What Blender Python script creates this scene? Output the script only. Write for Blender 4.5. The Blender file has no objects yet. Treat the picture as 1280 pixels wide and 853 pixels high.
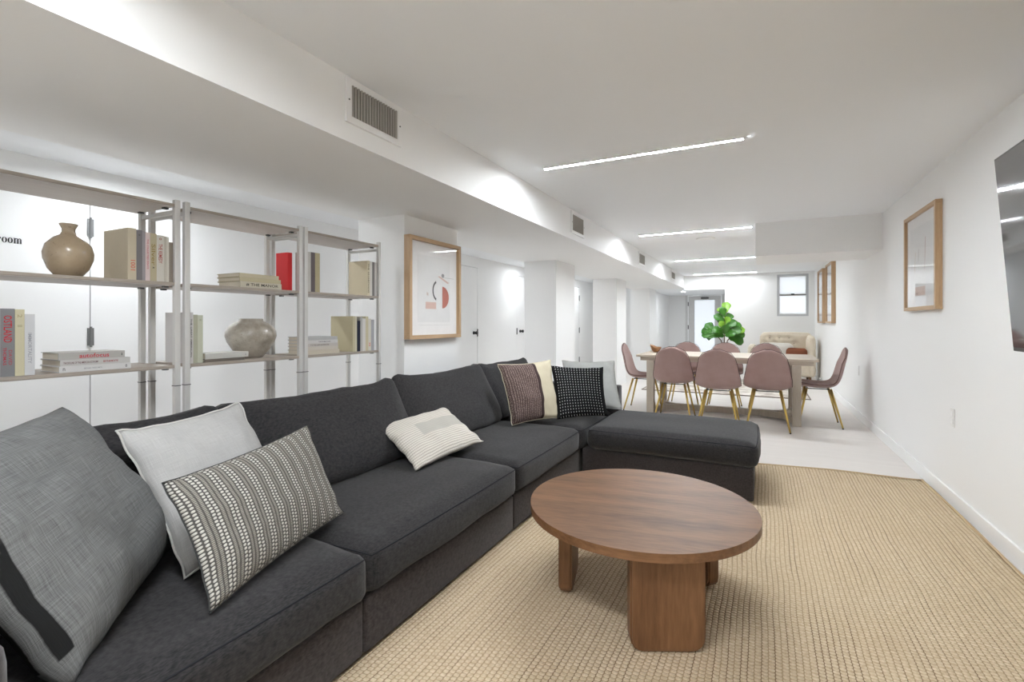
import bpy, bmesh, math, random
from mathutils import Vector, Matrix, noise
import numpy as np
random.seed(7)
scn = bpy.context.scene
col = scn.collection
PI = math.pi

# ------------------------------------------------------------------ camera
cam_d = bpy.data.cameras.new('camera')
cam = bpy.data.objects.new('camera', cam_d)
col.objects.link(cam)
cam.location = (0, 0, 1.2)
cam.rotation_euler = (PI/2, 0, math.radians(27.01))
cam_d.sensor_width = 36
cam_d.lens = 612/1280*36
cam_d.shift_y = -23.5/1280
cam_d.clip_start = 0.02
scn.camera = cam

# ------------------------------------------------------------------ world, exposure
w = bpy.data.worlds.new('world'); scn.world = w; w.use_nodes = True
w.node_tree.nodes['Background'].inputs[0].default_value = (0.85, 0.92, 1.0, 1)
w.node_tree.nodes['Background'].inputs[1].default_value = 1.0
scn.view_settings.view_transform = 'Standard'
scn.view_settings.look = 'None'
scn.view_settings.exposure = 0.97
scn.view_settings.gamma = 1.0
scn.view_settings.use_curve_mapping = False
scn.cycles.max_bounces = 14
scn.cycles.diffuse_bounces = 9
scn.cycles.transparent_max_bounces = 16
STRIP = 235.0      # radiance of the linear ceiling lamps
DOWN = 430.0       # radiance of the recessed hall lamps

# ------------------------------------------------------------------ material helper
class NT:
    def __init__(s, name, base=(.8,.8,.8), rough=.6, spec=.3, metal=0.0):
        s.m = bpy.data.materials.new(name); s.m.use_nodes = True
        s.t = s.m.node_tree
        s.b = s.t.nodes['Principled BSDF']
        s.out = s.t.nodes['Material Output']
        s.b.inputs['Base Color'].default_value = (*base, 1)
        s.b.inputs['Roughness'].default_value = rough
        s.b.inputs['Specular IOR Level'].default_value = spec
        s.b.inputs['Metallic'].default_value = metal
    def n(s, t, **k):
        x = s.t.nodes.new(t)
        for a, v in k.items(): setattr(x, a, v)
        return x
    def put(s, sock, v):
        if isinstance(v, bpy.types.NodeSocket): s.t.links.new(v, sock)
        elif isinstance(v, (tuple, list)) and len(v) == 3 and sock.type == 'RGBA': sock.default_value = (*v, 1)
        else: sock.default_value = v
    def math(s, op, a, b=0.0, c=0.0, clamp=False):
        x = s.n('ShaderNodeMath', operation=op, use_clamp=clamp)
        s.put(x.inputs[0], a); s.put(x.inputs[1], b); s.put(x.inputs[2], c)
        return x.outputs[0]
    def coord(s, kind='Object', scale=(1,1,1), rot=(0,0,0)):
        tc = s.n('ShaderNodeTexCoord'); mp = s.n('ShaderNodeMapping')
        s.t.links.new(tc.outputs[kind], mp.inputs[0])
        mp.inputs['Scale'].default_value = scale; mp.inputs['Rotation'].default_value = rot
        return mp.outputs[0]
    def xyz(s, v):
        x = s.n('ShaderNodeSeparateXYZ'); s.t.links.new(v, x.inputs[0]); return x.outputs
    def noise(s, vec, scale=5, detail=3, rough=.5):
        x = s.n('ShaderNodeTexNoise'); s.t.links.new(vec, x.inputs['Vector'])
        x.inputs['Scale'].default_value = scale; x.inputs['Detail'].default_value = detail
        x.inputs['Roughness'].default_value = rough
        return x.outputs['Fac']
    def mix(s, f, a, b):
        x = s.n('ShaderNodeMix', data_type='RGBA')
        s.put(x.inputs[0], f); s.put(x.inputs[6], a); s.put(x.inputs[7], b)
        return x.outputs[2]
    def remap(s, v, a, b, c=0., d=1., smooth=False):
        x = s.n('ShaderNodeMapRange'); x.clamp = True
        if smooth: x.interpolation_type = 'SMOOTHSTEP'
        s.put(x.inputs[0], v)
        for i, q in enumerate((a, b, c, d)): x.inputs[i+1].default_value = q
        return x.outputs[0]
    def bump(s, h, strength=.3, dist=.002):
        x = s.n('ShaderNodeBump'); s.t.links.new(h, x.inputs['Height'])
        x.inputs['Strength'].default_value = strength; x.inputs['Distance'].default_value = dist
        s.t.links.new(x.outputs[0], s.b.inputs['Normal'])
    def color(s, c): s.put(s.b.inputs['Base Color'], c)

def plain(name, base, rough=.6, spec=.3, metal=0.0):
    k = NT(name, base, rough, spec, metal)
    v = k.coord('Object')
    f = k.noise(v, 14, 3)
    a = tuple(x*.95 for x in base); b = tuple(min(1, x*1.05) for x in base)
    k.color(k.mix(f, a, b))
    return k.m

def m_paint(name, base, rough=.55, spec=.25):
    k = NT(name, base, rough, spec)
    v = k.coord('Object')
    k.color(k.mix(k.noise(v, .9, 4), tuple(x*.975 for x in base), base))
    k.bump(k.noise(v, 190, 2), .06, .0008)
    return k.m

def m_fabric(name, c1, c2, sx=60, sz=420, spec=.15, bump=.35, rough=.9):
    k = NT(name, c1, rough, spec)
    a = k.noise(k.coord('Object', (sz, sx, sx)), 1, 2, .6)
    b = k.noise(k.coord('Object', (sx, sx, sz)), 1, 2, .6)
    g = k.noise(k.coord('Object'), 5, 3)
    f = k.math('ADD', k.math('MULTIPLY', a, .5), k.math('MULTIPLY', b, .5))
    f2 = k.remap(f, .36, .64)
    f3 = k.math('ADD', k.math('MULTIPLY', f2, .8), k.math('MULTIPLY', g, .2), clamp=True)
    k.color(k.mix(f3, c1, c2))
    k.bump(f, bump, .0015)
    k.b.inputs['Sheen Weight'].default_value = .15
    k.b.inputs['Sheen Roughness'].default_value = .5
    return k.m

def m_linen(name, c1, c2, hue=None):
    k = NT(name, c1, .92, .12)
    a = k.noise(k.coord('UV', (9, 330, 1)), 1, 2, .65)
    b = k.noise(k.coord('UV', (330, 9, 1)), 1, 2, .65)
    fa = k.remap(a, .35, .72); fb = k.remap(b, .35, .72)
    f = k.math('ADD', k.math('MULTIPLY', fa, .5), k.math('MULTIPLY', fb, .5))
    k.color(k.mix(f, c1, c2))
    k.bump(f, .35, .0012)
    return k.m

def m_wood(name, c1, c2, axis='Y', stretch=14, scale=3.0, rough=.42, spec=.4):
    k = NT(name, c1, rough, spec)
    sc = {'X': (1, stretch, stretch), 'Y': (stretch, 1, stretch), 'Z': (stretch, stretch, 1)}[axis]
    v = k.coord('Object', sc)
    n1 = k.noise(v, scale*.5, 4, .6)
    n2 = k.noise(v, scale*4, 3, .6)
    g = k.noise(k.coord('Object'), 2.2, 3)
    f = k.math('ADD', k.math('MULTIPLY', n1, .6), k.math('MULTIPLY', n2, .3))
    f = k.math('ADD', f, k.math('MULTIPLY', g, .25))
    k.color(k.mix(k.remap(f, .38, .78), c1, c2))
    k.bump(n2, .06, .0008)
    return k.m

M = {}
M['wall'] = m_paint('wall_paint', (.86, .86, .855))
M['ceil'] = m_paint('ceiling_paint', (.865, .88, .90), .6)
M['trim'] = m_paint('trim_paint', (.87, .87, .865), .35, .4)
M['door'] = m_paint('door_paint', (.86, .86, .855), .4, .35)
M['gap'] = plain('dark_gap', (.05, .05, .05), .9)
M['black'] = plain('black_metal', (.015, .015, .015), .4, .5)
M['sofa'] = m_fabric('sofa_fabric', (.009, .0087, .0098), (.044, .0415, .043))
M['sofa_base'] = m_fabric('sofa_base_fabric', (.022, .019, .020), (.072, .062, .063))
M['welt'] = plain('sofa_welt', (.022, .022, .026), .9, .1)
M['oak'] = m_wood('oak_frame', (.40, .255, .14), (.56, .39, .235), 'Z', 18, 4)
M['walnut'] = m_wood('walnut_top', (.085, .037, .014), (.25, .125, .058), 'X', 9, 3.0, .42, .38)
M['walnut_leg'] = m_wood('walnut_leg', (.105, .045, .018), (.23, .115, .052), 'Z', 9, 3.2, .45, .4)
M['paletable'] = m_wood('pale_table_wood', (.40, .34, .275), (.54, .47, .385), 'X', 12, 3, .5)
M['palleg'] = m_wood('pale_leg_wood', (.36, .31, .25), (.48, .42, .35), 'Z', 12, 3, .55)
M['shelfwood'] = m_wood('shelf_wood', (.30, .26, .22), (.40, .35, .30), 'Y', 16, 3, .55)
M['shelfunder'] = m_wood('shelf_underside', (.54, .50, .475), (.64, .60, .575), 'Y', 16, 3, .55)
M['post'] = plain('shelf_metal', (.58, .57, .55), .45, .5, .1)
M['velvet'] = m_fabric('mauve_velvet', (.30, .195, .178), (.36, .245, .225), 5, 9, .2, .05, .75)
M['velvet_dark'] = plain('mauve_piping', (.085, .045, .04), .8)
M['gold'] = NT('brushed_gold', (.62, .44, .13), .30, .5, .9).m
M['cream'] = plain('cream_paper', (.62, .56, .43), .8)
M['pages'] = plain('book_pages', (.66, .60, .50), .9)
M['white'] = plain('white_plastic', (.8, .79, .78), .4)
M['offwhite'] = plain('mat_board', (.80, .79, .785), .7)
M['leather'] = plain('brown_leather', (.22, .07, .03), .5)
M['settee'] = m_fabric('cream_upholstery', (.66, .58, .46), (.76, .68, .56), 20, 200)
M['button'] = plain('tuft_button', (.22, .18, .14), .8)
M['throw'] = m_fabric('white_throw', (.66, .63, .58), (.76, .73, .68), 20, 200)
M['stone'] = plain('planter_clay', (.55, .52, .48), .8)
M['soil'] = plain('potting_soil', (.03, .02, .015), 1)
M['stem'] = plain('plant_stem', (.10, .06, .03), .8)
M['bowl'] = m_wood('bowl_wood', (.25, .12, .05), (.40, .21, .10), 'X', 6, 5, .4)

# floor: pale boards
k = NT('pale_floor', (.5, .46, .42), .42, .35)
v = k.coord('Object')
sx, sy, sz_ = k.xyz(v)
n1 = k.noise(k.coord('Object', (.8, 7, 1)), 1.6, 4, .6)
n2 = k.noise(k.coord('Object', (2.5, 9, 1)), 1.1, 3, .5)
c = k.mix(n1, (.66, .62, .585), (.78, .745, .71))
c = k.mix(k.remap(n2, .66, .80, 0, .45), c, (.30, .25, .21))
k.color(c); k.bump(n1, .05, .001)
M['floor'] = k.m

# jute rug: chunky woven rows
k = NT('woven_jute', (.5, .4, .28), .95, .08)
v = k.coord('Object')
X, Y, Z = k.xyz(v)
wob = k.noise(k.coord('Object'), 1.7, 2)
X1 = k.math('ADD', X, k.math('MULTIPLY', k.math('SUBTRACT', wob, .5), .035))
cx_ = k.math('DIVIDE', X1, .0215)
fx = k.math('ABSOLUTE', k.math('SINE', k.math('MULTIPLY', cx_, PI)))
par = k.math('MULTIPLY', k.math('FLOOR', cx_), .47)
cy_ = k.math('ADD', k.math('DIVIDE', Y, .0185), par)
fy = k.math('ABSOLUTE', k.math('SINE', k.math('MULTIPLY', cy_, PI)))
h = k.math('MULTIPLY', k.math('POWER', fx, .55), k.math('POWER', fy, .45))
blot = k.noise(k.coord('Object', (60, 60, 1)), 1, 3, .7)
big = k.noise(k.coord('Object'), 2.5, 4, .6)
line = k.noise(k.coord('Object', (46.5, .8, 1)), 1, 1)
c = k.mix(k.remap(blot, .3, .7), (.52, .40, .26), (.76, .64, .475))
c = k.mix(k.remap(big, .35, .7, 0, .35), c, (.50, .385, .245))
dk = k.mix(k.remap(line, .48, .60), (.34, .24, .135), (.15, .085, .04))
c = k.mix(k.remap(h, .12, .48), dk, c)  # gaps between nubs: darker jute plus crease shade put into the colour
k.color(c); k.bump(h, .7, .006)
M['rug'] = k.m
k = NT('rug_braid', (.44, .31, .17), .95, .08)
v = k.coord('Object'); b_ = k.n('ShaderNodeTexWave'); k.t.links.new(v, b_.inputs[0]); b_.inputs['Scale'].default_value = 45; b_.inputs['Distortion'].default_value = 1
k.color(k.mix(b_.outputs[1], (.45, .32, .18), (.68, .54, .36))); k.bump(b_.outputs[1], .6, .004)
M['braid'] = k.m

k = NT('pale_wool_rug', (.55, .5, .44), .95, .1)
a = k.noise(k.coord('Object'), 3.5, 5, .7)
k.color(k.mix(k.remap(a, .42, .58), (.42, .37, .32), (.66, .62, .56)))
M['rug2'] = k.m

# glazed ceramics
def m_glaze(name, c1, c2, sc, rough):
    k = NT(name, c1, rough, .5)
    a = k.noise(k.coord('Object'), sc, 5, .65); b = k.noise(k.coord('Object'), 90, 2, .5)
    cc = k.mix(k.remap(a, .38, .62), c1, c2)
    cc = k.mix(k.remap(b, .66, .74, 0, .5), cc, tuple(x*.5 for x in c1))
    k.color(cc); k.b.inputs['Coat Weight'].default_value = .6; k.b.inputs['Coat Roughness'].default_value = .12
    return k.m
M['vase_tan'] = m_glaze('tan_glaze', (.33, .25, .165), (.42, .33, .225), 6, .25)
M['vase_grey'] = m_glaze('grey_glaze', (.27, .235, .19), (.47, .43, .37), 9, .3)

# emitters
def m_emit(name, colr, s):
    m = bpy.data.materials.new(name); m.use_nodes = True; t = m.node_tree
    t.nodes.remove(t.nodes['Principled BSDF'])
    e = t.nodes.new('ShaderNodeEmission'); e.inputs[0].default_value = (*colr, 1); e.inputs[1].default_value = s
    t.links.new(e.outputs[0], t.nodes['Material Output'].inputs[0]); return m
M['strip'] = m_emit('strip_diffuser', (.905, .955, 1.0), STRIP)
M['strip_dim'] = m_emit('strip_diffuser_dimmed', (.905, .955, 1.0), STRIP*.42)
M['down_dim'] = m_emit('downlight_lens_dimmed', (.905, .955, 1.0), DOWN*.7)
M['down'] = m_emit('downlight_lens', (.905, .955, 1.0), DOWN)
# glass pane: clear with a fresnel reflection
def m_glass(name, tint=(1, 1, 1), rough=.02, ior=1.45):
    m = bpy.data.materials.new(name); m.use_nodes = True; t = m.node_tree
    t.nodes.remove(t.nodes['Principled BSDF'])
    tr = t.nodes.new('ShaderNodeBsdfTransparent'); tr.inputs[0].default_value = (*tint, 1)
    gl = t.nodes.new('ShaderNodeBsdfGlossy'); gl.inputs['Roughness'].default_value = rough
    fr = t.nodes.new('ShaderNodeFresnel'); fr.inputs[0].default_value = ior
    mx = t.nodes.new('ShaderNodeMixShader')
    ge = t.nodes.new('ShaderNodeNewGeometry'); mu = t.nodes.new('ShaderNodeMath'); mu.operation = 'MULTIPLY_ADD'
    mu.inputs[1].default_value = -1; mu.inputs[2].default_value = 1; t.links.new(ge.outputs['Backfacing'], mu.inputs[0])
    mv = t.nodes.new('ShaderNodeMath'); mv.operation = 'MULTIPLY'; t.links.new(mu.outputs[0], mv.inputs[0]); t.links.new(fr.outputs[0], mv.inputs[1])
    t.links.new(mv.outputs[0], mx.inputs[0]); t.links.new(tr.outputs[0], mx.inputs[1]); t.links.new(gl.outputs[0], mx.inputs[2])
    t.links.new(mx.outputs[0], t.nodes['Material Output'].inputs[0]); return m
M['glass'] = m_glass('picture_glass')
k = NT('frosted_glass', (.80, .84, .88), .5, .5)
k.b.inputs['Emission Color'].default_value = (.86, .93, 1, 1); k.b.inputs['Emission Strength'].default_value = .28
M['frost'] = k.m
M['hinge'] = plain('hinge_steel', (.22, .22, .22), .4, .5, .5)
k = NT('tv_screen', (.012, .012, .014), .06, .9); k.b.inputs['Coat Weight'].default_value = 1.0; k.b.inputs['Coat Roughness'].default_value = .05
M['tv'] = k.m
M['tvframe'] = plain('tv_bezel', (.10, .10, .10), .3, .5, .6)

# ------------------------------------------------------------------ object helpers
def link(name, me, mat, parent=None, smooth=False, loc=None):
    o = bpy.data.objects.new(name, me); col.objects.link(o)
    if mat is not None:
        for mm in (mat if isinstance(mat, (list, tuple)) else [mat]): me.materials.append(mm)
    if smooth: me.shade_smooth()
    if parent is not None: o.parent = parent
    if loc is not None: o.location = loc
    return o
def thing(name, label, cat, loc=(0, 0, 0), rz=0, group=None):
    o = bpy.data.objects.new(name, None); col.objects.link(o); o.empty_display_size = .1
    o.location = loc; o.rotation_euler = (0, 0, rz)
    return tag(o, label, cat, group)
def tag(o, label, cat, group=None):
    o['label'] = label; o['category'] = cat
    if group: o['group'] = group
    return o
def st(o): o['kind'] = 'structure'; return o
def obj(name, bm, mat, parent=None, smooth=False, loc=None):
    me = bpy.data.meshes.new(name)
    bmesh.ops.recalc_face_normals(bm, faces=bm.faces)
    bm.to_mesh(me); bm.free()
    return link(name, me, mat, parent, smooth, loc)
def copy_tree(o, parent=None):
    c = o.copy(); col.objects.link(c)
    if parent is not None: c.parent = parent
    for ch in [x for x in o.children]: copy_tree(ch, c)
    return c
def bx(bm, x0, x1, y0, y1, z0, z1, mi=0):
    vs = [bm.verts.new(p) for p in ((x0,y0,z0),(x1,y0,z0),(x1,y1,z0),(x0,y1,z0),(x0,y0,z1),(x1,y0,z1),(x1,y1,z1),(x0,y1,z1))]
    for f in ((0,3,2,1),(4,5,6,7),(0,1,5,4),(1,2,6,5),(2,3,7,6),(3,0,4,7)):
        fc = bm.faces.new([vs[i] for i in f]); fc.material_index = mi
    return vs
def box(*a, bev=0, seg=2):
    bm = bmesh.new(); bx(bm, *a)
    if bev: bmesh.ops.bevel(bm, geom=bm.edges[:]+bm.verts[:], offset=bev, segments=seg, affect='EDGES', profile=.5)
    return bm
def boxes(*lst):
    bm = bmesh.new()
    for a in lst: bx(bm, *a)
    return bm
def prism(pts, z0, z1, bev=0, seg=2):
    bm = bmesh.new()
    a = [bm.verts.new((p[0], p[1], z0)) for p in pts]; b = [bm.verts.new((p[0], p[1], z1)) for p in pts]
    n = len(pts)
    bm.faces.new(a[::-1]); bm.faces.new(b)
    for i in range(n): bm.faces.new((a[i], a[(i+1) % n], b[(i+1) % n], b[i]))
    if bev:
        es = [e for e in bm.edges if abs(e.verts[0].co.z-e.verts[1].co.z) < 1e-6]
        bmesh.ops.bevel(bm, geom=es, offset=bev, segments=seg, affect='EDGES', profile=.5)
    return bm
def lathe(prof, n=32, squash=(1, 1)):
    bm = bmesh.new(); rings = []
    for r, z in prof:
        if r < 1e-5: rings.append([bm.verts.new((0, 0, z))])
        else: rings.append([bm.verts.new((r*math.cos(2*PI*i/n)*squash[0], r*math.sin(2*PI*i/n)*squash[1], z)) for i in range(n)])
    for a, b in zip(rings, rings[1:]):
        for i in range(n):
            j = (i+1) % n
            if len(a) == 1 and len(b) == 1: continue
            if len(a) == 1: bm.faces.new((a[0], b[i], b[j]))
            elif len(b) == 1: bm.faces.new((a[i], a[j], b[0]))
            else: bm.faces.new((a[i], a[j], b[j], b[i]))
    return bm
def tube(bm, pts, r, n=8, r2=None, closed=False):
    pts = [Vector(p) for p in pts]; N = len(pts); rings = []
    for i, p in enumerate(pts):
        if closed: t = pts[(i+1) % N]-pts[i-1]
        else: t = pts[min(i+1, N-1)]-pts[max(i-1, 0)]
        t.normalize()
        u = t.cross(Vector((0, 0, 1)))
        if u.length < .05: u = t.cross(Vector((1, 0, 0)))
        u.normalize(); v_ = t.cross(u)
        rr = r if r2 is None else r+(r2-r)*i/(N-1)
        rings.append([bm.verts.new(p+u*rr*math.cos(2*PI*k_/n)+v_*rr*math.sin(2*PI*k_/n)) for k_ in range(n)])
    m_ = N if closed else N-1
    for i in range(m_):
        a, b = rings[i], rings[(i+1) % N]
        for k_ in range(n): bm.faces.new((a[k_], a[(k_+1) % n], b[(k_+1) % n], b[k_]))
    if not closed: bm.faces.new(rings[0][::-1]); bm.faces.new(rings[-1])
    return bm
SEAM = []
def soft_box(lx, ly, lz, r=.05, crown=.03, n=14, seed=0, wob=.006, side=.015):
    """upholstered block centred in x,y with its underside at z=0"""
    bm = bmesh.new()
    bmesh.ops.create_cube(bm, size=2)
    bmesh.ops.subdivide_edges(bm, edges=bm.edges[:], cuts=n, use_grid_fill=True)
    lev = max((v_.co.z for v_ in bm.verts if v_.co.z < .86), default=0)
    SEAM.clear()
    seam = [v_ for v_ in bm.verts if abs(v_.co.z-lev) < 1e-4 and max(abs(v_.co.x), abs(v_.co.y)) > .9999]
    seam.sort(key=lambda v_: math.atan2(v_.co.y, v_.co.x))
    hx, hy, hz = lx/2, ly/2, lz/2
    for v_ in bm.verts:
        u = v_.co.copy()
        # denser near the edges
        q = Vector([math.copysign(abs(t)**.75, t) for t in u])
        p = Vector((q.x*hx, q.y*hy, q.z*hz))
        core = Vector((max(-hx+r, min(hx-r, p.x)), max(-hy+r, min(hy-r, p.y)), max(-hz+r, min(hz-r, p.z))))
        d = p-core
        if d.length > 1e-7:
            if d.length > r or True:
                mx = max(abs(d.x), abs(d.y), abs(d.z)); d = d.normalized()*mx
        p = core+d
        cr = (1-u.x*u.x)*(1-u.y*u.y)
        if u.z > 0: p.z += crown*(cr**.6 if cr > 0 else 0)*max(0, u.z)
        p.x += side*u.x*(1-u.y*u.y)*(1-u.z*u.z); p.y += side*u.y*(1-u.x*u.x)*(1-u.z*u.z)
        s_ = noise.noise(Vector((p.x*4+seed*7.1, p.y*4, p.z*5)))+.5*noise.noise(Vector((p.x*11+seed, p.y*11, p.z*9)))
        p += Vector((q.x, q.y, q.z)).normalized()*s_*wob
        p.z += hz
        v_.co = p
    SEAM.extend(v_.co.copy() for v_ in seam)
    return bm

# text ----------------------------------------------------------------------
def text_mesh(s, length, height, ext=.0004, bold=0.0):
    cu = bpy.data.curves.new('t', 'FONT'); cu.body = s; cu.size = 1; cu.extrude = 0.0; cu.offset = bold
    cu.resolution_u = 2
    o = bpy.data.objects.new('t', cu)
    me = bpy.data.meshes.new_from_object(o)
    bpy.data.objects.remove(o); bpy.data.curves.remove(cu)
    n = len(me.vertices); a = np.empty(n*3); me.vertices.foreach_get('co', a); a = a.reshape(-1, 3)
    mn, mx = a.min(0), a.max(0)
    a[:, 0] = (a[:, 0]-(mn[0]+mx[0])/2)/(mx[0]-mn[0])*length
    a[:, 1] = (a[:, 1]-(mn[1]+mx[1])/2)/(mx[1]-mn[1])*height
    me.vertices.foreach_set('co', a.ravel()); me.materials.clear(); me.update()
    return me
def frame_mat(o, origin, ex, ey):
    ex = Vector(ex).normalized(); ey = Vector(ey).normalized(); ez = ex.cross(ey)
    m_ = Matrix((ex, ey, ez)).transposed().to_4x4(); m_.translation = Vector(origin)
    o.matrix_local = m_

# ------------------------------------------------------------------ room shell
ZC, ZB, ZH = 2.31, 2.015, 2.25
def rwx(y): return 1.168-.0118*y       # face of the right wall
st(obj('floor', box(-4.2, 1.6, -3.1, 16.2, -.1, 0), M['floor']))
st(obj('ceiling', boxes((-1.66, 1.6, -3.1, 12.45, ZC, ZC+.12)), M['ceil']))
st(obj('ceiling_hall', boxes((-4.2, -2.86, -3.1, 13.1, ZH, ZH+.18), (-2.6, -.7, 12.45, 15.8, ZB, ZB+.2)), M['ceil']))
st(obj('ceiling_beam', boxes((-2.86, -1.66, -3.1, 12.45, ZB, ZC+.12)), M['wall']))
st(obj('ceiling_bulkhead', boxes((-.06, 1.35, 6.13, 7.05, 1.94, ZC)), M['wall']))
bm = bmesh.new()
pr_ = [(rwx(-3.1), -3.1), (1.6, -3.1), (1.6, 12.45), (rwx(12.45), 12.45)]
st(obj('wall_right', prism(pr_, 0, ZC), M['wall']))
def wall_x(name, x0, x1, ya, yb, z1, openings):
    """wall along y with openings (y0,y1,zlo,zhi)"""
    bm = bmesh.new(); y = ya
    for (a, b, zl, zh) in sorted(openings):
        bx(bm, x0, x1, y, a, 0, z1)
        if zl > 0: bx(bm, x0, x1, a, b, 0, zl)
        bx(bm, x0, x1, a, b, zh, z1); y = b
    bx(bm, x0, x1, y, yb, 0, z1)
    return st(obj(name, bm, M['wall']))
doors = [(.82, 1.68), (5.92, 6.815), (8.24, 9.10), (10.92, 11.775)]
wl = wall_x('wall_left', -4.2, -4.1, -3.1, 13.1, ZH, [(a, b, 0, 2.08) for a, b in doors])
st(obj('wall_back', boxes((-.76, .306, 12.35, 12.45, 0, ZC), (.905, 1.3, 12.35, 12.45, 0, ZC), (.306, .905, 12.35, 12.45, 0, 1.335), (.306, .905, 12.35, 12.45, 2.255, ZC), (-1.66, -.76, 12.35, 12.45, ZB-.045, ZC)), M['wall']))
st(obj('wall_hall_end', boxes((-4.2, -2.56, 13.0, 13.1, 0, ZH), (-2.66, -2.56, 12.85, 15.7, 0, ZB)), M['wall']))
st(obj('wall_vestibule_end', boxes((-2.6, -1.99, 15.65, 15.8, 0, ZB), (-1.05, -.7, 15.65, 15.8, 0, ZB), (-1.99, -1.05, 15.65, 15.8, 1.99, ZB), (-.76, -.66, 12.45, 15.8, 0, ZB)), M['wall']))
st(obj('wall_rear', boxes((-4.2, 1.6, -3.2, -3.1, 0, ZC)), M['wall']))
for i, (a, b) in enumerate([(-.35, .35), (2.92, 3.64), (5.98, 6.70), (9.0, 9.70), (12.0, 12.85)]):
    st(obj('wall_pier', box(-2.86, -2.40, a, b, 0, ZB), M['wall']))
# baseboards
def rboard(ya, yb, th=.014, z=.095):
    return prism([(rwx(ya)-th, ya), (rwx(ya), ya), (rwx(yb), yb), (rwx(yb)-th, yb)], 0, z, .004, 2)
st(obj('baseboard_right', rboard(-3.1, 12.35), M['trim']))
st(obj('baseboard_back', box(-.76, rwx(12.35)-.014, 12.336, 12.35, 0, .095, bev=.004), M['trim']))
bb = bmesh.new()
yy = -3.1
for a, b in doors+[(13.0, 13.0)]:
    bx(bb, -4.1, -4.088, yy, a, 0, .08); yy = b
st(obj('baseboard_left', bb, M['trim']))
for (a, b) in [(2.92, 3.64), (5.98, 6.70), (9.0, 9.70), (12.0, 12.85)]:
    st(obj('baseboard_pier', boxes((-2.40, -2.388, a-.012, b, 0, .08), (-2.86, -2.40, a-.012, a, 0, .08)), M['trim']))

# hall doors
for i, (a, b) in enumerate(doors):
    d = st(obj('door_%d' % (i+1), box(-4.145, -4.102, a+.005, b-.005, .006, 2.073, bev=.002, seg=1), M['door']))
    bk = obj('door_stop', boxes((-4.19, -4.15, a-.0, b+.0, 0, 2.08)), M['gap'], d)  # dark sheet behind the slab, puts the shade of the door gaps in colour
    if i in (0, 3):
        for z in ((1.847, 1.10, .30) if i == 0 else (1.806, 1.0, .26)):
            bm = boxes((-4.101, -4.093, b-.020, b+.016, z-.06, z+.06)); tube(bm, [(-4.09, b-.003, z-.07), (-4.09, b-.003, z+.07)], .008)
            obj('hinge', bm, M['hinge'], d)
    else:
        y = b-.12 if i == 1 else a+.14
        bm = bmesh.new(); tube(bm, [(-4.101, y, 1.03), (-4.086, y, 1.03)], .027, 16)
        tube(bm, [(-4.09, y, 1.03), (-4.045, y, 1.03)], .009, 10)
        tube(bm, [(-4.058, y, 1.03), (-4.050, y, 1.03), (-4.035, y, 1.03), (-4.028, y, 1.03)], .026, 16)
        obj('door_handle', bm, M['black'], d)
        ye = b-.004 if i == 1 else a+.004
        obj('latch_plate', boxes((-4.101, -4.094, ye-.014, ye+.014, .97, 1.09)), M['black'], d)
        if i == 1: obj('viewer', boxes((-4.101, -4.095, a+.02, a+.10, 1.70, 1.715)), M['tvframe'], d)
# room name on the first hall door
def ring(bm, cy, w_, h_, tx, tz, n=28):
    """letter o: heavy flanks, hairline top and bottom, in the (y,z) plane"""
    A = []; B = []
    for i in range(n):
        a = 2*PI*i/n
        A.append(bm.verts.new((0, cy+w_/2*math.cos(a), h_/2+h_/2*math.sin(a)*1.03)))
        B.append(bm.verts.new((0, cy+(w_/2-tx)*math.cos(a), h_/2+(h_/2-tz)*math.sin(a))))
    for i in range(n): bm.faces.new((A[i], A[(i+1) % n], B[(i+1) % n], B[i]))
def quad(bm, y0, y1, z0, z1): bm.faces.new([bm.verts.new((0, y, z)) for y, z in ((y0, z0), (y1, z0), (y1, z1), (y0, z1))])
def arch(bm, y0, y1, hx_, t0, t1, leg):
    n = 10; yc = (y0+y1)/2
    A = []; B = []
    for i in range(n+1):
        a = PI-PI*.98*i/n
        rz_ = hx_-leg
        A.append(bm.verts.new((0, yc+(y1-y0)/2*math.cos(a), leg+rz_*math.sin(a))))
        th = t0+(t1-t0)*(i/n)
        B.append(bm.verts.new((0, yc+((y1-y0)/2-th)*math.cos(a), leg+(rz_-min(th, .004))*math.sin(a))))
    for i in range(n): bm.faces.new((A[i], A[i+1], B[i+1], B[i]))
XH = .033
bm = bmesh.new()
# r
quad(bm, .0035, .0095, 0, XH); quad(bm, 0, .0130, 0, .0022); quad(bm, .0, .0095, XH-.0022, XH); arch(bm, .0080, .0200, XH, .002, .006, XH*.62)
ring(bm, .0345, .0235, XH, .0068, .0018); ring(bm, .0605, .0235, XH, .0068, .0018)
# m
y0 = .0755
quad(bm, y0, y0+.0045, XH-.0022, XH)
for q in (0, 1, 2):
    yl = y0+.0025+q*.0138; quad(bm, yl, yl+.0062, 0, XH if q == 0 else XH*.72); quad(bm, yl-.0022, yl+.0084, 0, .0022)
arch(bm, y0+.0060, y0+.0138+.0087, XH, .002, .0062, XH*.68); arch(bm, y0+.0200, y0+.0276+.0087, XH, .002, .0062, XH*.68)
bmesh.ops.solidify(bm, geom=bm.faces[:], thickness=.001)
o = obj('lettering', bm, M['black'], bpy.data.objects['door_1'])
o.location = (-4.1005, 1.331-.1155, 1.686)

# access panel in the far passage
pa = st(obj('trim_1', boxes((-2.56, -2.553, 13.35, 13.9, 0.9, 1.33), (-2.56, -2.553, 14.05, 14.6, .9, 1.33)), M['trim']))

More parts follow.
